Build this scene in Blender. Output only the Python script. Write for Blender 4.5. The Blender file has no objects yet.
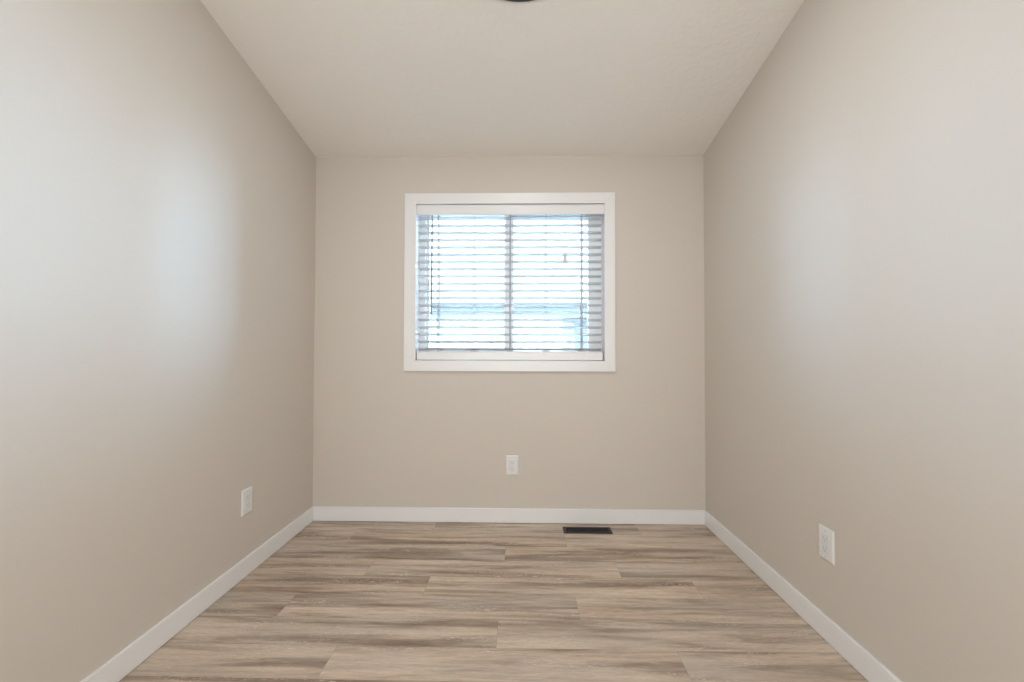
import bpy, bmesh, math, random
from mathutils import Vector, Matrix
random.seed(7)
S = bpy.context.scene
COL = S.collection

# ------------------------------------------------------------------ camera
H = 1.08                       # eye height
F_PX = 430.0
YAW, PITCH, ROLL = 0.02031, 0.01889, 0.00231
cd = bpy.data.cameras.new('camera'); cam = bpy.data.objects.new('camera', cd); COL.objects.link(cam)
cd.sensor_fit = 'HORIZONTAL'; cd.sensor_width = 36.0; cd.lens = 36.0 * F_PX / 1024.0
cd.clip_start = 0.02; cd.clip_end = 200
fwd = Vector((-math.sin(YAW) * math.cos(PITCH), math.cos(YAW) * math.cos(PITCH), math.sin(PITCH)))
rgt = Vector((math.cos(YAW), math.sin(YAW), 0)); up = rgt.cross(fwd)
r2 = rgt * math.cos(ROLL) + up * math.sin(ROLL); u2 = up * math.cos(ROLL) - rgt * math.sin(ROLL)
M4 = Matrix((r2, u2, -fwd)).transposed().to_4x4(); M4.translation = Vector((0, 0, H))
cam.matrix_world = M4
S.camera = cam

# ------------------------------------------------------------------ world, lights, exposure
W = bpy.data.worlds.new('World'); S.world = W; W.use_nodes = True
bg = W.node_tree.nodes['Background']
# hazy overcast sky: brightest towards the sun's side (east, +x), brighter overhead, dimmest straight ahead
SKY, EAST, WEST, TOP = 2.5, 320.0, 180.0, 9.0
_n = W.node_tree.nodes; _l = W.node_tree.links
_tc = _n.new('ShaderNodeTexCoord'); _sx = _n.new('ShaderNodeSeparateXYZ'); _l.new(_tc.outputs['Generated'], _sx.inputs[0])
def _mr(src, f0, f1, t1):
    m = _n.new('ShaderNodeMapRange'); m.interpolation_type = 'SMOOTHSTEP'; _l.new(src, m.inputs['Value'])
    for k, v in (('From Min', f0), ('From Max', f1), ('To Min', 0.0), ('To Max', t1)): m.inputs[k].default_value = v
    return m.outputs[0]
def _add(p, q):
    m = _n.new('ShaderNodeMath'); m.operation = 'ADD'; _l.new(p, m.inputs[0])
    if isinstance(q, float): m.inputs[1].default_value = q
    else: _l.new(q, m.inputs[1])
    return m.outputs[0]
_t = _add(_add(_mr(_sx.outputs['X'], 0.40, 1.0, EAST), _mr(_sx.outputs['X'], -0.40, -1.0, WEST)), _add(_mr(_sx.outputs['Z'], 0.0, 1.0, TOP), SKY))
_l.new(_t, bg.inputs['Strength'])
# milky white ahead, clearer blue to the sides
_ab = _n.new('ShaderNodeMath'); _ab.operation = 'ABSOLUTE'; _l.new(_sx.outputs['X'], _ab.inputs[0])
_cm = _n.new('ShaderNodeMix'); _cm.data_type = 'RGBA'; _l.new(_mr(_ab.outputs[0], 0.25, 0.7, 1.0), _cm.inputs[0])
_cm.inputs[6].default_value = (0.90, 0.95, 1.0, 1); _cm.inputs[7].default_value = (0.41, 0.69, 1.0, 1)
_l.new(_cm.outputs[2], bg.inputs['Color'])
S.view_settings.view_transform = 'Standard'; S.view_settings.look = 'None'
S.view_settings.gamma = 1; S.view_settings.exposure = 0.0; S.view_settings.use_curve_mapping = False

def area(name, loc, rot, sx, sy, power, color, portal=False, shape='RECTANGLE'):
    d = bpy.data.lights.new(name, 'AREA'); d.shape = shape; d.size = sx; d.size_y = sy
    d.energy = power; d.color = color; d.cycles.is_portal = portal
    o = bpy.data.objects.new(name, d); o.location = loc; o.rotation_euler = rot; COL.objects.link(o); return o
area('window_portal', (-0.07, 2.90, 1.53), (math.radians(-90), 0, 0), 1.3, 1.1, 1, (1, 1, 1), portal=True)
area('hall_fill', (-0.05, -1.9, 1.15), (math.radians(112), 0, 0), 2.0, 1.6, 76, (0.96, 0.98, 1.0))  # unseen fill lamp added behind the camera, tilted up to brighten the ceiling
CEIL_LIGHT = 35.0               # strength of the ceiling lamp's diffuser

# ------------------------------------------------------------------ helpers
def mat(name, col, rough=0.5, spec=0.5, metal=0.0, emit=0.0, ecol=None):
    m = bpy.data.materials.new(name); m.use_nodes = True
    b = m.node_tree.nodes['Principled BSDF']
    b.inputs['Base Color'].default_value = (*col, 1); b.inputs['Roughness'].default_value = rough
    b.inputs['Specular IOR Level'].default_value = spec; b.inputs['Metallic'].default_value = metal
    if emit:
        b.inputs['Emission Color'].default_value = (*(ecol or col), 1); b.inputs['Emission Strength'].default_value = emit
    return m
def noise_bump(m, scale, strength, dist, detail=3, mix=None, varamt=0.0, var_scale=2.0):
    nt = m.node_tree; N = nt.nodes; L = nt.links; b = N['Principled BSDF']
    tc = N.new('ShaderNodeTexCoord'); nz = N.new('ShaderNodeTexNoise')
    nz.inputs['Scale'].default_value = scale; nz.inputs['Detail'].default_value = detail
    L.new(tc.outputs['Object'], nz.inputs['Vector'])
    bp = N.new('ShaderNodeBump'); bp.inputs['Strength'].default_value = strength; bp.inputs['Distance'].default_value = dist
    L.new(nz.outputs['Fac'], bp.inputs['Height']); L.new(bp.outputs['Normal'], b.inputs['Normal'])
    return nz, bp
def box(bm, x0, x1, y0, y1, z0, z1):
    c = [(x, y, z) for x in (x0, x1) for y in (y0, y1) for z in (z0, z1)]
    v = [bm.verts.new(p) for p in c]
    fs = [(0, 1, 3, 2), (4, 6, 7, 5), (0, 4, 5, 1), (2, 3, 7, 6), (0, 2, 6, 4), (1, 5, 7, 3)]
    return [bm.faces.new([v[i] for i in f]) for f in fs]
def prism(bm, pts, off):
    """closed polygon pts (3D) extruded by vector off"""
    a = [bm.verts.new(p) for p in pts]; b = [bm.verts.new(Vector(p) + Vector(off)) for p in pts]
    n = len(a); bm.faces.new(a); bm.faces.new(b[::-1])
    for i in range(n): bm.faces.new((a[i], b[i], b[(i + 1) % n], a[(i + 1) % n]))
def tube(bm, p0, p1, r, n=10, r1=None):
    p0, p1 = Vector(p0), Vector(p1); d = (p1 - p0).normalized()
    a = d.orthogonal().normalized(); c = d.cross(a); r1 = r if r1 is None else r1
    A = [bm.verts.new(p0 + (a * math.cos(t) + c * math.sin(t)) * r) for t in [2 * math.pi * i / n for i in range(n)]]
    B = [bm.verts.new(p1 + (a * math.cos(t) + c * math.sin(t)) * r1) for t in [2 * math.pi * i / n for i in range(n)]]
    bm.faces.new(A[::-1]); bm.faces.new(B)
    for i in range(n): bm.faces.new((A[i], A[(i + 1) % n], B[(i + 1) % n], B[i]))
def lathe(bm, prof, n=64, caps=True):
    rings = []
    for r, z in prof:
        rings.append([bm.verts.new((r * math.cos(2 * math.pi * i / n), r * math.sin(2 * math.pi * i / n), z)) for i in range(n)])
    for a, b in zip(rings, rings[1:]):
        for i in range(n): bm.faces.new((a[i], a[(i + 1) % n], b[(i + 1) % n], b[i]))
    if caps: bm.faces.new(rings[0][::-1]); bm.faces.new(rings[-1])
def obj(name, bm, m, parent=None, bevel=0, seg=2, smooth=False, loc=None):
    bmesh.ops.remove_doubles(bm, verts=bm.verts, dist=1e-6)
    bmesh.ops.recalc_face_normals(bm, faces=bm.faces)
    me = bpy.data.meshes.new(name); bm.to_mesh(me); bm.free()
    for mm in (m if isinstance(m, (list, tuple)) else [m]): me.materials.append(mm)
    o = bpy.data.objects.new(name, me); COL.objects.link(o)
    if smooth:
        for p in me.polygons: p.use_smooth = True
    if bevel:
        b = o.modifiers.new('bevel', 'BEVEL'); b.width = bevel; b.segments = seg; b.limit_method = 'ANGLE'; b.angle_limit = math.radians(40)
    if loc: o.location = loc
    if parent: o.parent = parent
    return o
def struct(o): o['kind'] = 'structure'; return o
def thing(name, label, cat, loc=(0, 0, 0), rot=(0, 0, 0), group=None):
    o = bpy.data.objects.new(name, None); COL.objects.link(o); o.location = loc; o.rotation_euler = rot
    o.empty_display_size = 0.05
    o['label'] = label; o['category'] = cat
    if group: o['group'] = group
    return o

# ------------------------------------------------------------------ dimensions
D = 2.70                        # window wall
XL, XR = -1.309, 1.1446         # side walls
YF = -0.40                      # wall with the doorway, behind the camera
ZC, SL = 2.3013, 0.19888        # ceiling height at the window wall and its slope
cz = lambda y: ZC + SL * (D - y)
T = 0.16                        # wall thickness

# ------------------------------------------------------------------ materials
M_wall = mat('wall_paint', (0.665, 0.612, 0.548), 0.60, 0.2)
noise_bump(M_wall, 260, 0.12, 0.0006, 2)
M_ceil = mat('ceiling_paint', (0.85, 0.81, 0.755), 0.85, 0.25)
nz, bp = noise_bump(M_ceil, 38, 0.5, 0.006, 5)
M_trim = mat('white_trim_paint', (0.86, 0.86, 0.86), 0.32, 0.5)
M_vinyl = mat('white_vinyl', (0.90, 0.90, 0.90), 0.35, 0.5)
M_slat = mat('white_faux_wood', (0.68, 0.67, 0.66), 0.5, 0.4)
M_cord = mat('white_cord', (0.42, 0.43, 0.45), 0.8, 0.2)
M_wand = mat('clear_grey_wand', (0.24, 0.25, 0.26), 0.3, 0.5)
M_plastic = mat('white_plastic', (0.80, 0.80, 0.80), 0.3, 0.5)
M_insert = mat('receptacle_plastic', (0.76, 0.765, 0.77), 0.35, 0.5)
M_hole = mat('shuttered_slot', (0.42, 0.42, 0.43), 0.6)
M_screw = mat('painted_screw', (0.68, 0.68, 0.68), 0.35, 0.5)
M_black = mat('black_enamel', (0.012, 0.012, 0.013), 0.45, 0.4)
M_duct_shade = mat('duct_shade', (0.006, 0.006, 0.006), 0.9, 0.1)  # near-black colour painted in for the shade inside the duct
M_metal = mat('dark_metal', (0.035, 0.042, 0.046), 0.45, 0.3)
M_diff = mat('lamp_diffuser', (0.9, 0.88, 0.84), 0.5, 0.3, 0, CEIL_LIGHT, (0.98, 0.985, 0.99))
M_glass = bpy.data.materials.new('window_glass'); M_glass.use_nodes = True
nt = M_glass.node_tree; nt.nodes.clear()
o_ = nt.nodes.new('ShaderNodeOutputMaterial'); mx = nt.nodes.new('ShaderNodeMixShader')
tr = nt.nodes.new('ShaderNodeBsdfTransparent'); gl = nt.nodes.new('ShaderNodeBsdfGlossy'); fr = nt.nodes.new('ShaderNodeFresnel')
tr.inputs['Color'].default_value = (0.93, 0.96, 0.97, 1); gl.inputs['Roughness'].default_value = 0.01; fr.inputs['IOR'].default_value = 1.45
nt.links.new(fr.outputs[0], mx.inputs[0]); nt.links.new(tr.outputs[0], mx.inputs[1]); nt.links.new(gl.outputs[0], mx.inputs[2])
nt.links.new(mx.outputs[0], o_.inputs['Surface'])

def floor_material():
    m = bpy.data.materials.new('vinyl_oak_planks'); m.use_nodes = True
    N = m.node_tree.nodes; L = m.node_tree.links; b = N['Principled BSDF']
    b.inputs['Roughness'].default_value = 0.42; b.inputs['Specular IOR Level'].default_value = 0.45
    at = N.new('ShaderNodeAttribute'); at.attribute_name = 'plank'          # x: length coord, y: across coord, z: id
    def noise(sx, sy, scale, detail, rough=0.6, dist=0.0):
        mp = N.new('ShaderNodeMapping'); mp.inputs['Scale'].default_value = (sx, sy, 1)
        L.new(at.outputs['Vector'], mp.inputs['Vector'])
        n = N.new('ShaderNodeTexNoise'); n.inputs['Scale'].default_value = scale; n.inputs['Detail'].default_value = detail
        n.inputs['Roughness'].default_value = rough; n.inputs['Distortion'].default_value = dist
        L.new(mp.outputs[0], n.inputs['Vector']); return n.outputs['Fac']
    def ramp(src, stops):
        r = N.new('ShaderNodeValToRGB'); L.new(src, r.inputs[0]); e = r.color_ramp.elements
        while len(e) < len(stops): e.new(0.5)
        for k, (p, c) in zip(e, stops): k.position = p; k.color = (*c, 1)
        return r.outputs['Color']
    def mix(a, bb, fac, mode='MIX'):
        x = N.new('ShaderNodeMix'); x.data_type = 'RGBA'; x.blend_type = mode
        if isinstance(fac, float): x.inputs[0].default_value = fac
        else: L.new(fac, x.inputs[0])
        L.new(a, x.inputs[6])
        if isinstance(bb, tuple): x.inputs[7].default_value = (*bb, 1)
        else: L.new(bb, x.inputs[7])
        return x.outputs[2]
    broad = noise(1.25, 15, 1.0, 5, 0.60, 0.45)        # wide soft bands along the board
    mid = noise(3.6, 44, 1.0, 5, 0.68, 0.5)
    fine = noise(26, 260, 1.0, 4, 0.7, 0.4)
    base = ramp(broad, [(0.34, (0.215, 0.160, 0.118)), (0.43, (0.315, 0.245, 0.184)), (0.505, (0.43, 0.346, 0.265)), (0.62, (0.50, 0.412, 0.322))])
    m1 = ramp(mid, [(0.34, (0.62, 0.60, 0.58)), (0.46, (0.92, 0.91, 0.90)), (0.58, (1.05, 1.05, 1.05)), (0.75, (1.16, 1.16, 1.16))])
    f1 = ramp(fine, [(0.30, (0.80, 0.79, 0.78)), (0.52, (1, 1, 1)), (0.75, (1.14, 1.14, 1.15))])
    c = mix(base, m1, 0.62, 'MULTIPLY'); c = mix(c, f1, 1.0, 'MULTIPLY')
    # grey wash patches
    gw = noise(1.3, 8, 1.0, 2, 0.5); gm = ramp(gw, [(0.45, (0, 0, 0)), (0.7, (0.28, 0.28, 0.28))])
    c = mix(c, (0.36, 0.335, 0.315), gm)
    # pale flecks of open grain (cerused look), in clusters
    fl = noise(42, 150, 1.0, 3, 0.6, 1.5); cl = noise(3.0, 16, 1.0, 1, 0.5)
    mm = N.new('ShaderNodeMath'); mm.operation = 'MULTIPLY'
    a1 = ramp(fl, [(0.56, (0, 0, 0)), (0.66, (1, 1, 1))]); a2 = ramp(cl, [(0.48, (0, 0, 0)), (0.64, (0.9, 0.9, 0.9))])
    L.new(a1, mm.inputs[0]); L.new(a2, mm.inputs[1])
    c = mix(c, (0.56, 0.50, 0.44), mm.outputs[0])
    # per-board tone
    at2 = N.new('ShaderNodeAttribute'); at2.attribute_name = 'tone'
    c = mix(c, at2.outputs['Color'], 1.0, 'MULTIPLY')
    c = mix(c, (1.35, 1.35, 1.36), 1.0, 'MULTIPLY')
    L.new(c, b.inputs['Base Color'])
    bp = N.new('ShaderNodeBump'); bp.inputs['Strength'].default_value = 0.15; bp.inputs['Distance'].default_value = 0.001
    L.new(fine, bp.inputs['Height']); L.new(bp.outputs['Normal'], b.inputs['Normal'])
    return m
M_floor = floor_material()
M_gap = mat('plank_joint', (0.36, 0.295, 0.23), 0.7)

# ------------------------------------------------------------------ room shell
# floor: planks laid across the room, one mesh
def build_floor():
    bm = bmesh.new()
    lay = bm.loops.layers.float_vector.new('plank'); lt = bm.loops.layers.float_color.new('tone')
    P, y_ref = 0.1605, 2.5365
    joints = {0: -0.52, -1: 0.255, -2: -0.08, -3: -0.745, -4: -0.427, -5: -0.985, -6: -0.087, -7: -0.665, -8: -0.25}
    rnd = random.Random(11); LEN = 1.225
    x0, x1, y0, y1 = XL - 0.15, XR + 0.15, -2.2, D + 0.1
    g = 0.0006
    r = 0
    while y_ref + r * P > y0:
        ya, yb = max(y_ref + r * P, y0), min(y_ref + (r + 1) * P, y1)
        j = joints.get(r, rnd.uniform(-1, 0.2))
        xs = []; k = j - 3 * LEN
        while k < x1:
            xs.append(k); k += LEN
        for a in xs:
            xa, xb = max(a, x0), min(a + LEN, x1)
            if xb <= x0 or xa >= x1: continue
            pid = rnd.random() * 50; tone = 1 + rnd.uniform(-0.045, 0.045)
            warm = rnd.uniform(-0.02, 0.02)
            v = [bm.verts.new(p) for p in ((xa + g, ya + g, 0), (xb - g, ya + g, 0), (xb - g, yb - g, 0), (xa + g, yb - g, 0))]
            f = bm.faces.new(v); f.material_index = 0
            for l in f.loops:
                l[lay] = (l.vert.co.x - a + pid * 3.1, (l.vert.co.y - (y_ref + r * P)) + pid * 1.7, pid)
                l[lt] = (tone * (1 + warm), tone, tone * (1 - warm), 1)
        r -= 1
    for f in box(bm, x0, x1, y0, y1, -0.12, -0.0006): f.material_index = 1
    o = obj('floor', bm, [M_floor, M_gap]); struct(o)
build_floor()

wo = (-0.672, 0.534, 0.998, 2.040)          # rough window opening x0 x1 z0 z1
bm = bmesh.new()
x0, x1, z1 = XL - T, XR + T, cz(D) + 0.03
box(bm, x0, wo[0], D, D + T, -0.12, z1); box(bm, wo[1], x1, D, D + T, -0.12, z1)
box(bm, wo[0], wo[1], D, D + T, -0.12, wo[2]); box(bm, wo[0], wo[1], D, D + T, wo[3], z1)
struct(obj('wall_back', bm, M_wall))
def side(name, x, t):
    bm = bmesh.new()
    prism(bm, [(x, YF - T, -0.12), (x, D, -0.12), (x, D, cz(D) + 0.02), (x, YF - T, cz(YF - T) + 0.02)], (t, 0, 0))
    struct(obj(name, bm, M_wall))
side('wall_left', XL, -T); side('wall_right', XR, T)
bm = bmesh.new()
prism(bm, [(XL - T, D + T, cz(D + T)), (XL - T, YF - T, cz(YF - T)), (XL - T, YF - T, cz(YF - T) + 0.12), (XL - T, D + T, cz(D + T) + 0.12)], (XR - XL + 2 * T, 0, 0))
struct(obj('ceiling', bm, M_ceil))
# wall behind the camera with its doorway, and the hall beyond it
dx0, dx1, dz = -0.95, 0.80, 2.10
bm = bmesh.new()
zt = cz(YF) + 0.02
box(bm, XL, dx0, YF - 0.12, YF, 0, zt); box(bm, dx1, XR, YF - 0.12, YF, 0, zt); box(bm, dx0, dx1, YF - 0.12, YF, dz, zt)
struct(obj('wall_front', bm, M_wall))
bm = bmesh.new()
box(bm, XL - T, XR + T, -2.2, -2.08, -0.12, 2.45); box(bm, XL - T, XL, -2.08, YF - T, -0.12, 2.45); box(bm, XR, XR + T, -2.08, YF - T, -0.12, 2.45)
struct(obj('wall_hall', bm, M_wall))
bm = bmesh.new(); box(bm, XL - T, XR + T, -2.2, YF - T, 2.45, 2.55)
struct(obj('ceiling_hall', bm, M_ceil))

# baseboards
BH, BT = 0.0895, 0.013
def board(name, pts, off):
    bm = bmesh.new(); prism(bm, pts, off); o = obj(name, bm, M_trim, bevel=0.003, seg=3); struct(o)
board('baseboard_back', [(XL, D, 0.0016), (XL, D - BT, 0.0016), (XL, D - BT, BH), (XL, D, BH)], (XR - XL, 0, 0))
board('baseboard_left', [(XL, YF, 0.0016), (XL + BT, YF, 0.0016), (XL + BT, YF, BH), (XL, YF, BH)], (0, D - BT - YF, 0))
board('baseboard_right', [(XR, YF, 0.0016), (XR - BT, YF, 0.0016), (XR - BT, YF, BH), (XR, YF, BH)], (0, D - BT - YF, 0))

# ------------------------------------------------------------------ window
win = bpy.data.objects.new('window_1', None); COL.objects.link(win); win.location = (0, 0, 0); struct(win)
ox0, ox1, oz0, oz1 = -0.735, 0.589, 0.942, 2.063            # casing outside
ix0, ix1, iz0, iz1 = -0.662, 0.523, 1.008, 1.996            # casing inside
bm = bmesh.new(); tk = 0.014
O = [(ox0, oz0), (ox1, oz0), (ox1, oz1), (ox0, oz1)]; I = [(ix0, iz0), (ix1, iz0), (ix1, iz1), (ix0, iz1)]
for i in range(4):
    j = (i + 1) % 4
    prism(bm, [(O[i][0], D, O[i][1]), (O[j][0], D, O[j][1]), (I[j][0], D, I[j][1]), (I[i][0], D, I[i][1])], (0, -tk, 0))
me_c = bm
def raw(name, bm, m, parent, bevel=0.002):
    bmesh.ops.recalc_face_normals(bm, faces=bm.faces)
    me = bpy.data.meshes.new(name); bm.to_mesh(me); bm.free(); me.materials.append(m)
    o = bpy.data.objects.new(name, me); COL.objects.link(o); o.parent = parent
    b = o.modifiers.new('bevel', 'BEVEL'); b.width = bevel; b.segments = 2
    return o
raw('casing', me_c, M_trim, win, 0.0012)
jx0, jx1, jz0, jz1 = ix0 - 0.002, ix1 + 0.002, iz0 - 0.001, 2.030
yj = D + 0.105
bm = bmesh.new()
box(bm, wo[0], jx0, D, yj, wo[2], wo[3]); box(bm, jx1, wo[1], D, yj, wo[2], wo[3]); box(bm, jx0, jx1, D, yj, jz1, wo[3])
raw('jamb', bm, M_trim, win, 0.0005)
bm = bmesh.new(); box(bm, jx0, jx1, D, yj, wo[2], jz0); raw('sill', bm, M_trim, win, 0.0005)
# vinyl slider frame
def frame_bm(x0, x1, z0, z1, y0, y1, wl, wr, wb, wt):
    bm = bmesh.new()
    box(bm, x0, x0 + wl, y0, y1, z0, z1); box(bm, x1 - wr, x1, y0, y1, z0, z1)
    box(bm, x0 + wl, x1 - wr, y0, y1, z0, z0 + wb); box(bm, x0 + wl, x1 - wr, y0, y1, z1 - wt, z1)
    return bm
yv0, yv1 = yj, yj + 0.075
raw('frame', frame_bm(wo[0], wo[1], wo[2], wo[3], yv0, yv1, 0.045, 0.045, 0.062, 0.05), M_vinyl, win)
fx0, fx1, fz0, fz1 = wo[0] + 0.045, wo[1] - 0.045, wo[2] + 0.062, wo[3] - 0.05
mxl, mxr = -0.106, -0.052
s1 = raw('sash', frame_bm(mxl, fx1, fz0 - 0.008, fz1, yv0 + 0.006, yv0 + 0.034, 0.058, 0.050, 0.016, 0.062), M_vinyl, win)
s2 = raw('sash', frame_bm(fx0, mxr - 0.004, fz0, fz1, yv0 + 0.038, yv0 + 0.064, 0.018, 0.040, 0.012, 0.028), M_vinyl, win)
bm = bmesh.new(); box(bm, mxl + 0.058, fx1 - 0.05, yv0 + 0.018, yv0 + 0.022, fz0 + 0.008, fz1 - 0.062); raw('pane', bm, M_glass, s1, 0.0001)
bm = bmesh.new(); box(bm, fx0 + 0.018, mxr - 0.044, yv0 + 0.049, yv0 + 0.053, fz0 + 0.012, fz1 - 0.028); raw('pane', bm, M_glass, s2, 0.0001)

# ------------------------------------------------------------------ blind
YB = D + 0.050                       # centre line of the slats
bl = thing('window_blind', 'white horizontal slat blind, open, hanging inside the white window casing', 'blind', (-0.07, YB, 1.995))
def rel(o, parent=bl): o.parent = parent; o.matrix_parent_inverse = Matrix.Translation(-Vector(parent.location)); return o
kz = lambda z, y: H + (z - H) * y / D                # same sight line carried to the plane y
bm = bmesh.new(); box(bm, ix0 - 0.001, ix1 + 0.001, D + 0.001, D + 0.011, 1.9315, 1.9935)
rel(obj('valance', bm, M_trim, bevel=0.002))
bm = bmesh.new(); box(bm, ix0 + 0.006, ix1 - 0.006, D + 0.022, D + 0.078, 1.945, 1.990); rel(obj('headrail', bm, M_trim, bevel=0.002))
sx0, sx1 = -0.657, 0.514
TILT0, TILT1 = math.radians(-3), math.radians(-15)                # room-side edge high, a little more so towards the bottom
def slat(zc, tilt):
    bm = bmesh.new(); w, t, n = 0.025, 0.0020, 8
    top, bot = [], []
    for i in range(n + 1):
        y = -w + 2 * w * i / n; cr = 0.0016 * (1 - (y / w) ** 2)
        for lst, s in ((top, t), (bot, -t)):
            yy = y * math.cos(tilt) - (cr + s) * math.sin(tilt)
            zz = y * math.sin(tilt) + (cr + s) * math.cos(tilt)
            lst.append((yy, zz))
    poly = top + bot[::-1]
    prism(bm, [(sx0, YB + a, zc + b) for a, b in poly], (sx1 - sx0, 0, 0))
    return obj('slat', bm, M_slat)
slat_z = []
for i in range(19):
    z = kz(1.905 - i * 0.04588, YB)
    slat_z.append(z); rel(slat(z, TILT0 + (TILT1 - TILT0) * i / 18))
zr1, zr0 = 1.0615, 1.0115
bm = bmesh.new(); box(bm, sx0 - 0.002, sx1 + 0.003, YB - 0.034, YB + 0.016, zr0, zr1); rail = rel(obj('bottom_rail', bm, M_trim, bevel=0.003))
cxs = [-0.523, -0.295, -0.068, 0.158, 0.384]
for i, x in enumerate(cxs):
    bm = bmesh.new(); xx = x * (D + 0.025) / D
    r = 0.0034 if i in (0, 2, 4) else 0.0009
    for yy in (YB - 0.027, YB + 0.027): tube(bm, (xx, yy, zr1 - 0.004), (xx, yy, 1.95), r, 6)
    for z in slat_z: tube(bm, (xx, YB - 0.027, z + 0.001), (xx, YB + 0.027, z - 0.010), 0.0006, 5)
    rel(obj('ladder_cord', bm, M_cord))
    bm = bmesh.new(); box(bm, xx - 0.022, xx + 0.022, YB - 0.030, YB + 0.010, zr1 - 0.002, zr1 + 0.009)
    rel(obj('rail_clip', bm, M_slat, bevel=0.003))
# tilt wand
bm = bmesh.new(); tube(bm, (-0.565, D + 0.014, 1.952), (-0.568, D + 0.014, 1.312), 0.0050, 6); tube(bm, (-0.568, D + 0.014, 1.318), (-0.568, D + 0.014, 1.295), 0.0058, 8)
tube(bm, (-0.565, D + 0.014, 1.948), (-0.565, D + 0.030, 1.955), 0.003, 6)
rel(obj('tilt_wand', bm, M_wand)).__setitem__('label', 'thin dark grey wand')
# lift cord with its tassel
tx = 0.279
bm = bmesh.new(); tube(bm, (tx, D + 0.014, 1.955), (tx, D + 0.014, 1.68), 0.0005, 5); lc = rel(obj('lift_cord', bm, M_cord))
bm = bmesh.new()
prof = [(0.004, 0.0), (0.0115, -0.004), (0.0125, -0.012), (0.0125, -0.018), (0.0125, -0.047), (0.0120, -0.052), (0.0125, -0.060), (0.009, -0.063)]
lathe(bm, prof, 20)
ts = obj('tassel', bm, mat('grey_tassel', (0.75, 0.75, 0.77), 0.5), smooth=True); ts.parent = lc
ts.matrix_parent_inverse = Matrix.Identity(4)
ts.location = (tx, D + 0.016, 1.686)

# ------------------------------------------------------------------ wall outlets
def outlet(label, loc, rotz, decora=True):
    """plate in local XZ, facing -Y, back on the wall at y=0"""
    t = thing('wall_outlet', label, 'outlet', loc, (0, 0, rotz), 'white outlet covers low on the walls')
    bm = bmesh.new(); w, h = 0.0395, 0.0610
    # dished plate: wide chamfer
    a = [(-w, -h), (w, -h), (w, h), (-w, h)]; b = [(-w + .005, -h + .005), (w - .005, -h + .005), (w - .005, h - .005), (-w + .005, h - .005)]
    A = [bm.verts.new((x, 0, z)) for x, z in a]; A2 = [bm.verts.new((x, -0.003, z)) for x, z in a]; B = [bm.verts.new((x, -0.0065, z)) for x, z in b]
    for i in range(4):
        j = (i + 1) % 4
        bm.faces.new((A[i], A[j], A2[j], A2[i])); bm.faces.new((A2[i], A2[j], B[j], B[i]))
    bm.faces.new(A); bm.faces.new(B)
    obj('cover_plate', bm, M_plastic, t, bevel=0.0012)
    bm = bmesh.new(); box(bm, -0.0185, 0.0185, -0.0085, -0.002, -0.0365, 0.0365)
    ins = obj('receptacle', bm, M_insert, t, bevel=0.0015)
    for zc in (-0.019, 0.019):
        bm = bmesh.new()
        box(bm, -0.0078, -0.0056, -0.00885, -0.0080, zc - 0.001, zc + 0.0075)
        box(bm, 0.0056, 0.0078, -0.00885, -0.0080, zc - 0.000, zc + 0.0065)
        tube(bm, (0, -0.00885, zc - 0.0075), (0, -0.0080, zc - 0.0075), 0.0026, 12)
        obj('socket', bm, M_hole, ins)
    for zc in (-0.0485, 0.0485):
        bm = bmesh.new(); tube(bm, (0, -0.0078, zc), (0, -0.006, zc), 0.0034, 14); obj('screw', bm, M_screw, t)
outlet('white outlet on the wall below the window', (-0.053, D, 0.355), 0)
outlet('white outlet on the left side wall, above the left baseboard', (XL, 2.043, 0.351), math.radians(90))
outlet('white outlet on the right side wall, above the right baseboard', (XR, 1.642, 0.356), math.radians(-90))

# ------------------------------------------------------------------ floor register
vx, vy = 0.399, 2.590
rg = thing('floor_register', 'black slotted metal heating vent in the wood floor by the baseboard under the window', 'vent', (vx, vy, 0))
hw, hd = 0.144, 0.043
bm = bmesh.new()
def ringframe(bm, hw, hd, iw, idp, zt):
    o = [(-hw, -hd), (hw, -hd), (hw, hd), (-hw, hd)]; i_ = [(-iw, -idp), (iw, -idp), (iw, idp), (-iw, idp)]
    O0 = [bm.verts.new((x, y, 0.0002)) for x, y in o]; O1 = [bm.verts.new((x * 0.985, y * 0.96, zt)) for x, y in o]
    I1 = [bm.verts.new((x, y, zt)) for x, y in i_]; I0 = [bm.verts.new((x, y, 0.0002)) for x, y in i_]
    for k in range(4):
        j = (k + 1) % 4
        for a, b in ((O0, O1), (O1, I1), (I1, I0), (I0, O0)): bm.faces.new((a[k], a[j], b[j], b[k]))
ringframe(bm, hw, hd, 0.125, 0.029, 0.0055); obj('frame', bm, M_black, rg, bevel=0.0008)
bm = bmesh.new(); n = 22
for k in range(n + 1):
    x = -0.125 + 0.25 * k / n; box(bm, x - 0.0013, x + 0.0013, -0.0292, 0.0292, 0.0014, 0.0048)
M_grille = mat('grille_enamel', (0.08, 0.084, 0.088), 0.5, 0.3)
obj('grille', bm, M_grille, rg)
bm = bmesh.new(); box(bm, -0.126, 0.126, -0.030, 0.030, 0.0002, 0.0012); obj('duct_shade_sheet', bm, M_duct_shade, rg)  # black sheet laid on the floor, stands in for the shaded duct opening

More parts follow.
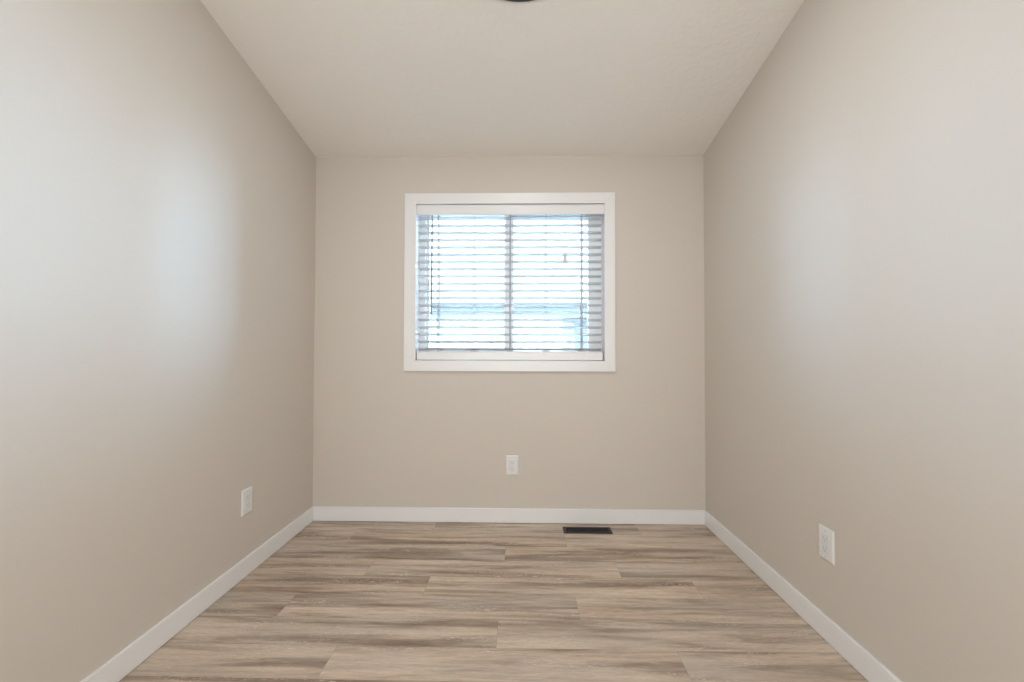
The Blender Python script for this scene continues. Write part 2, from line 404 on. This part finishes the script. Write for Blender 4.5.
# ------------------------------------------------------------------ ceiling light (its far rim just enters the frame)
RL, yfar = 0.26, 1.717
ang = -math.atan(SL)
ycen = yfar - RL * math.cos(ang)
cl = thing('ceiling_light', 'round flush ceiling light with dark metal rim, at the top edge of the picture', 'ceiling light', (-0.004, ycen, cz(ycen)), (ang, 0, 0))
bm = bmesh.new(); lathe(bm, [(RL - 0.012, 0.0), (RL, -0.001), (RL, -0.012), (RL - 0.003, -0.014), (0.196, -0.014), (0.189, -0.018), (0.186, -0.020), (0.186, 0.0)], 96, caps=False)
obj('rim', bm, M_metal, cl, smooth=False)
bm = bmesh.new(); lathe(bm, [(0.187, -0.012), (0.188, -0.022), (0.180, -0.026), (0.12, -0.029), (0.05, -0.030), (0.005, -0.030)], 64)
obj('diffuser', bm, M_diff, cl, smooth=True)

# ------------------------------------------------------------------ outdoors, seen through the slats
GZ = -0.6
M_ground = mat('dark_gravel', (0.16, 0.17, 0.15), 0.9); noise_bump(M_ground, 40, 0.4, 0.01)
bm = bmesh.new(); box(bm, -14, 14, D + T + 0.01, 26, GZ - 0.2, GZ); struct(obj('ground', bm, M_ground))
bm = bmesh.new(); box(bm, -6, 6, D + T - 0.01, D + T, GZ, 0)     # foundation strip under the window wall
GY = 9.0
g = thing('garage', 'pale garage with grey door and blue-grey eave, seen through the blind slats', 'building', (0, GY, GZ))
def grel(o, p=g): o.parent = p; o.matrix_parent_inverse = Matrix.Translation(-Vector(g.location)); return o
bm.free()
M_sid = mat('grey_siding', (0.14, 0.125, 0.11), 0.7)
M_eave = mat('blue_grey_metal', (0.036, 0.034, 0.032), 0.7, 0.1); M_fas = mat('pale_metal_fascia', (0.052, 0.046, 0.042), 0.7, 0.1)
M_door = mat('grey_door_paint', (0.046, 0.041, 0.037), 0.7, 0.1); M_roof = mat('white_metal_roof', (0.4, 0.41, 0.42), 0.5)
bm = bmesh.new()
x0, x1 = -5.0, 4.5
zb, zt = GZ, 1.86
nb = 16
for k in range(nb):                                      # lap siding boards
    a = zb + (zt - zb) * k / nb; b = zb + (zt - zb) * (k + 1) / nb
    prism(bm, [(x0, GY, a), (x0, GY + 0.1, a), (x0, GY + 0.1, b), (x0, GY + 0.012, b)], (x1 - x0, 0, 0))
box(bm, x0, x1, GY + 0.1, GY + 5, zb, zt)
grel(obj('siding_wall', bm, M_sid))
bm = bmesh.new(); box(bm, x0 - 0.3, x1 + 0.3, GY - 0.35, GY - 0.32, 1.775, 1.93); grel(obj('fascia', bm, M_fas))
bm = bmesh.new(); prism(bm, [(x0 - .3, GY - .35, 1.925), (x0 - .3, GY - .44, 1.935), (x0 - .3, GY - .46, 2.005), (x0 - .3, GY - .35, 2.005)], (x1 - x0 + .6, 0, 0)); grel(obj('gutter', bm, M_eave))
bm = bmesh.new(); prism(bm, [(x0 - .3, GY - .35, 1.93), (x0 - .3, GY + 5.3, 2.35), (x0 - .3, GY + 5.3, 2.40), (x0 - .3, GY - .38, 2.0)], (x1 - x0 + .6, 0, 0)); grel(obj('roof', bm, M_roof))
bm = bmesh.new()
dxa, dxb, dzt = 0.90, 1.85, 1.735
box(bm, dxa, dxb, GY - 0.03, GY + 0.02, GZ, dzt)
box(bm, dxa + .12, dxb - .12, GY - 0.038, GY - 0.03, GZ + .2, GZ + 1.0); box(bm, dxa + .12, dxb - .12, GY - 0.038, GY - 0.03, GZ + 1.2, dzt - .15)
dr = grel(obj('door', bm, M_door, bevel=0.005))
bm = bmesh.new(); tube(bm, (dxa + .07, GY - .03, GZ + 1.0), (dxa + .07, GY - .09, GZ + 1.0), 0.022, 12)
hd_ = obj('handle', bm, M_metal); hd_.parent = dr
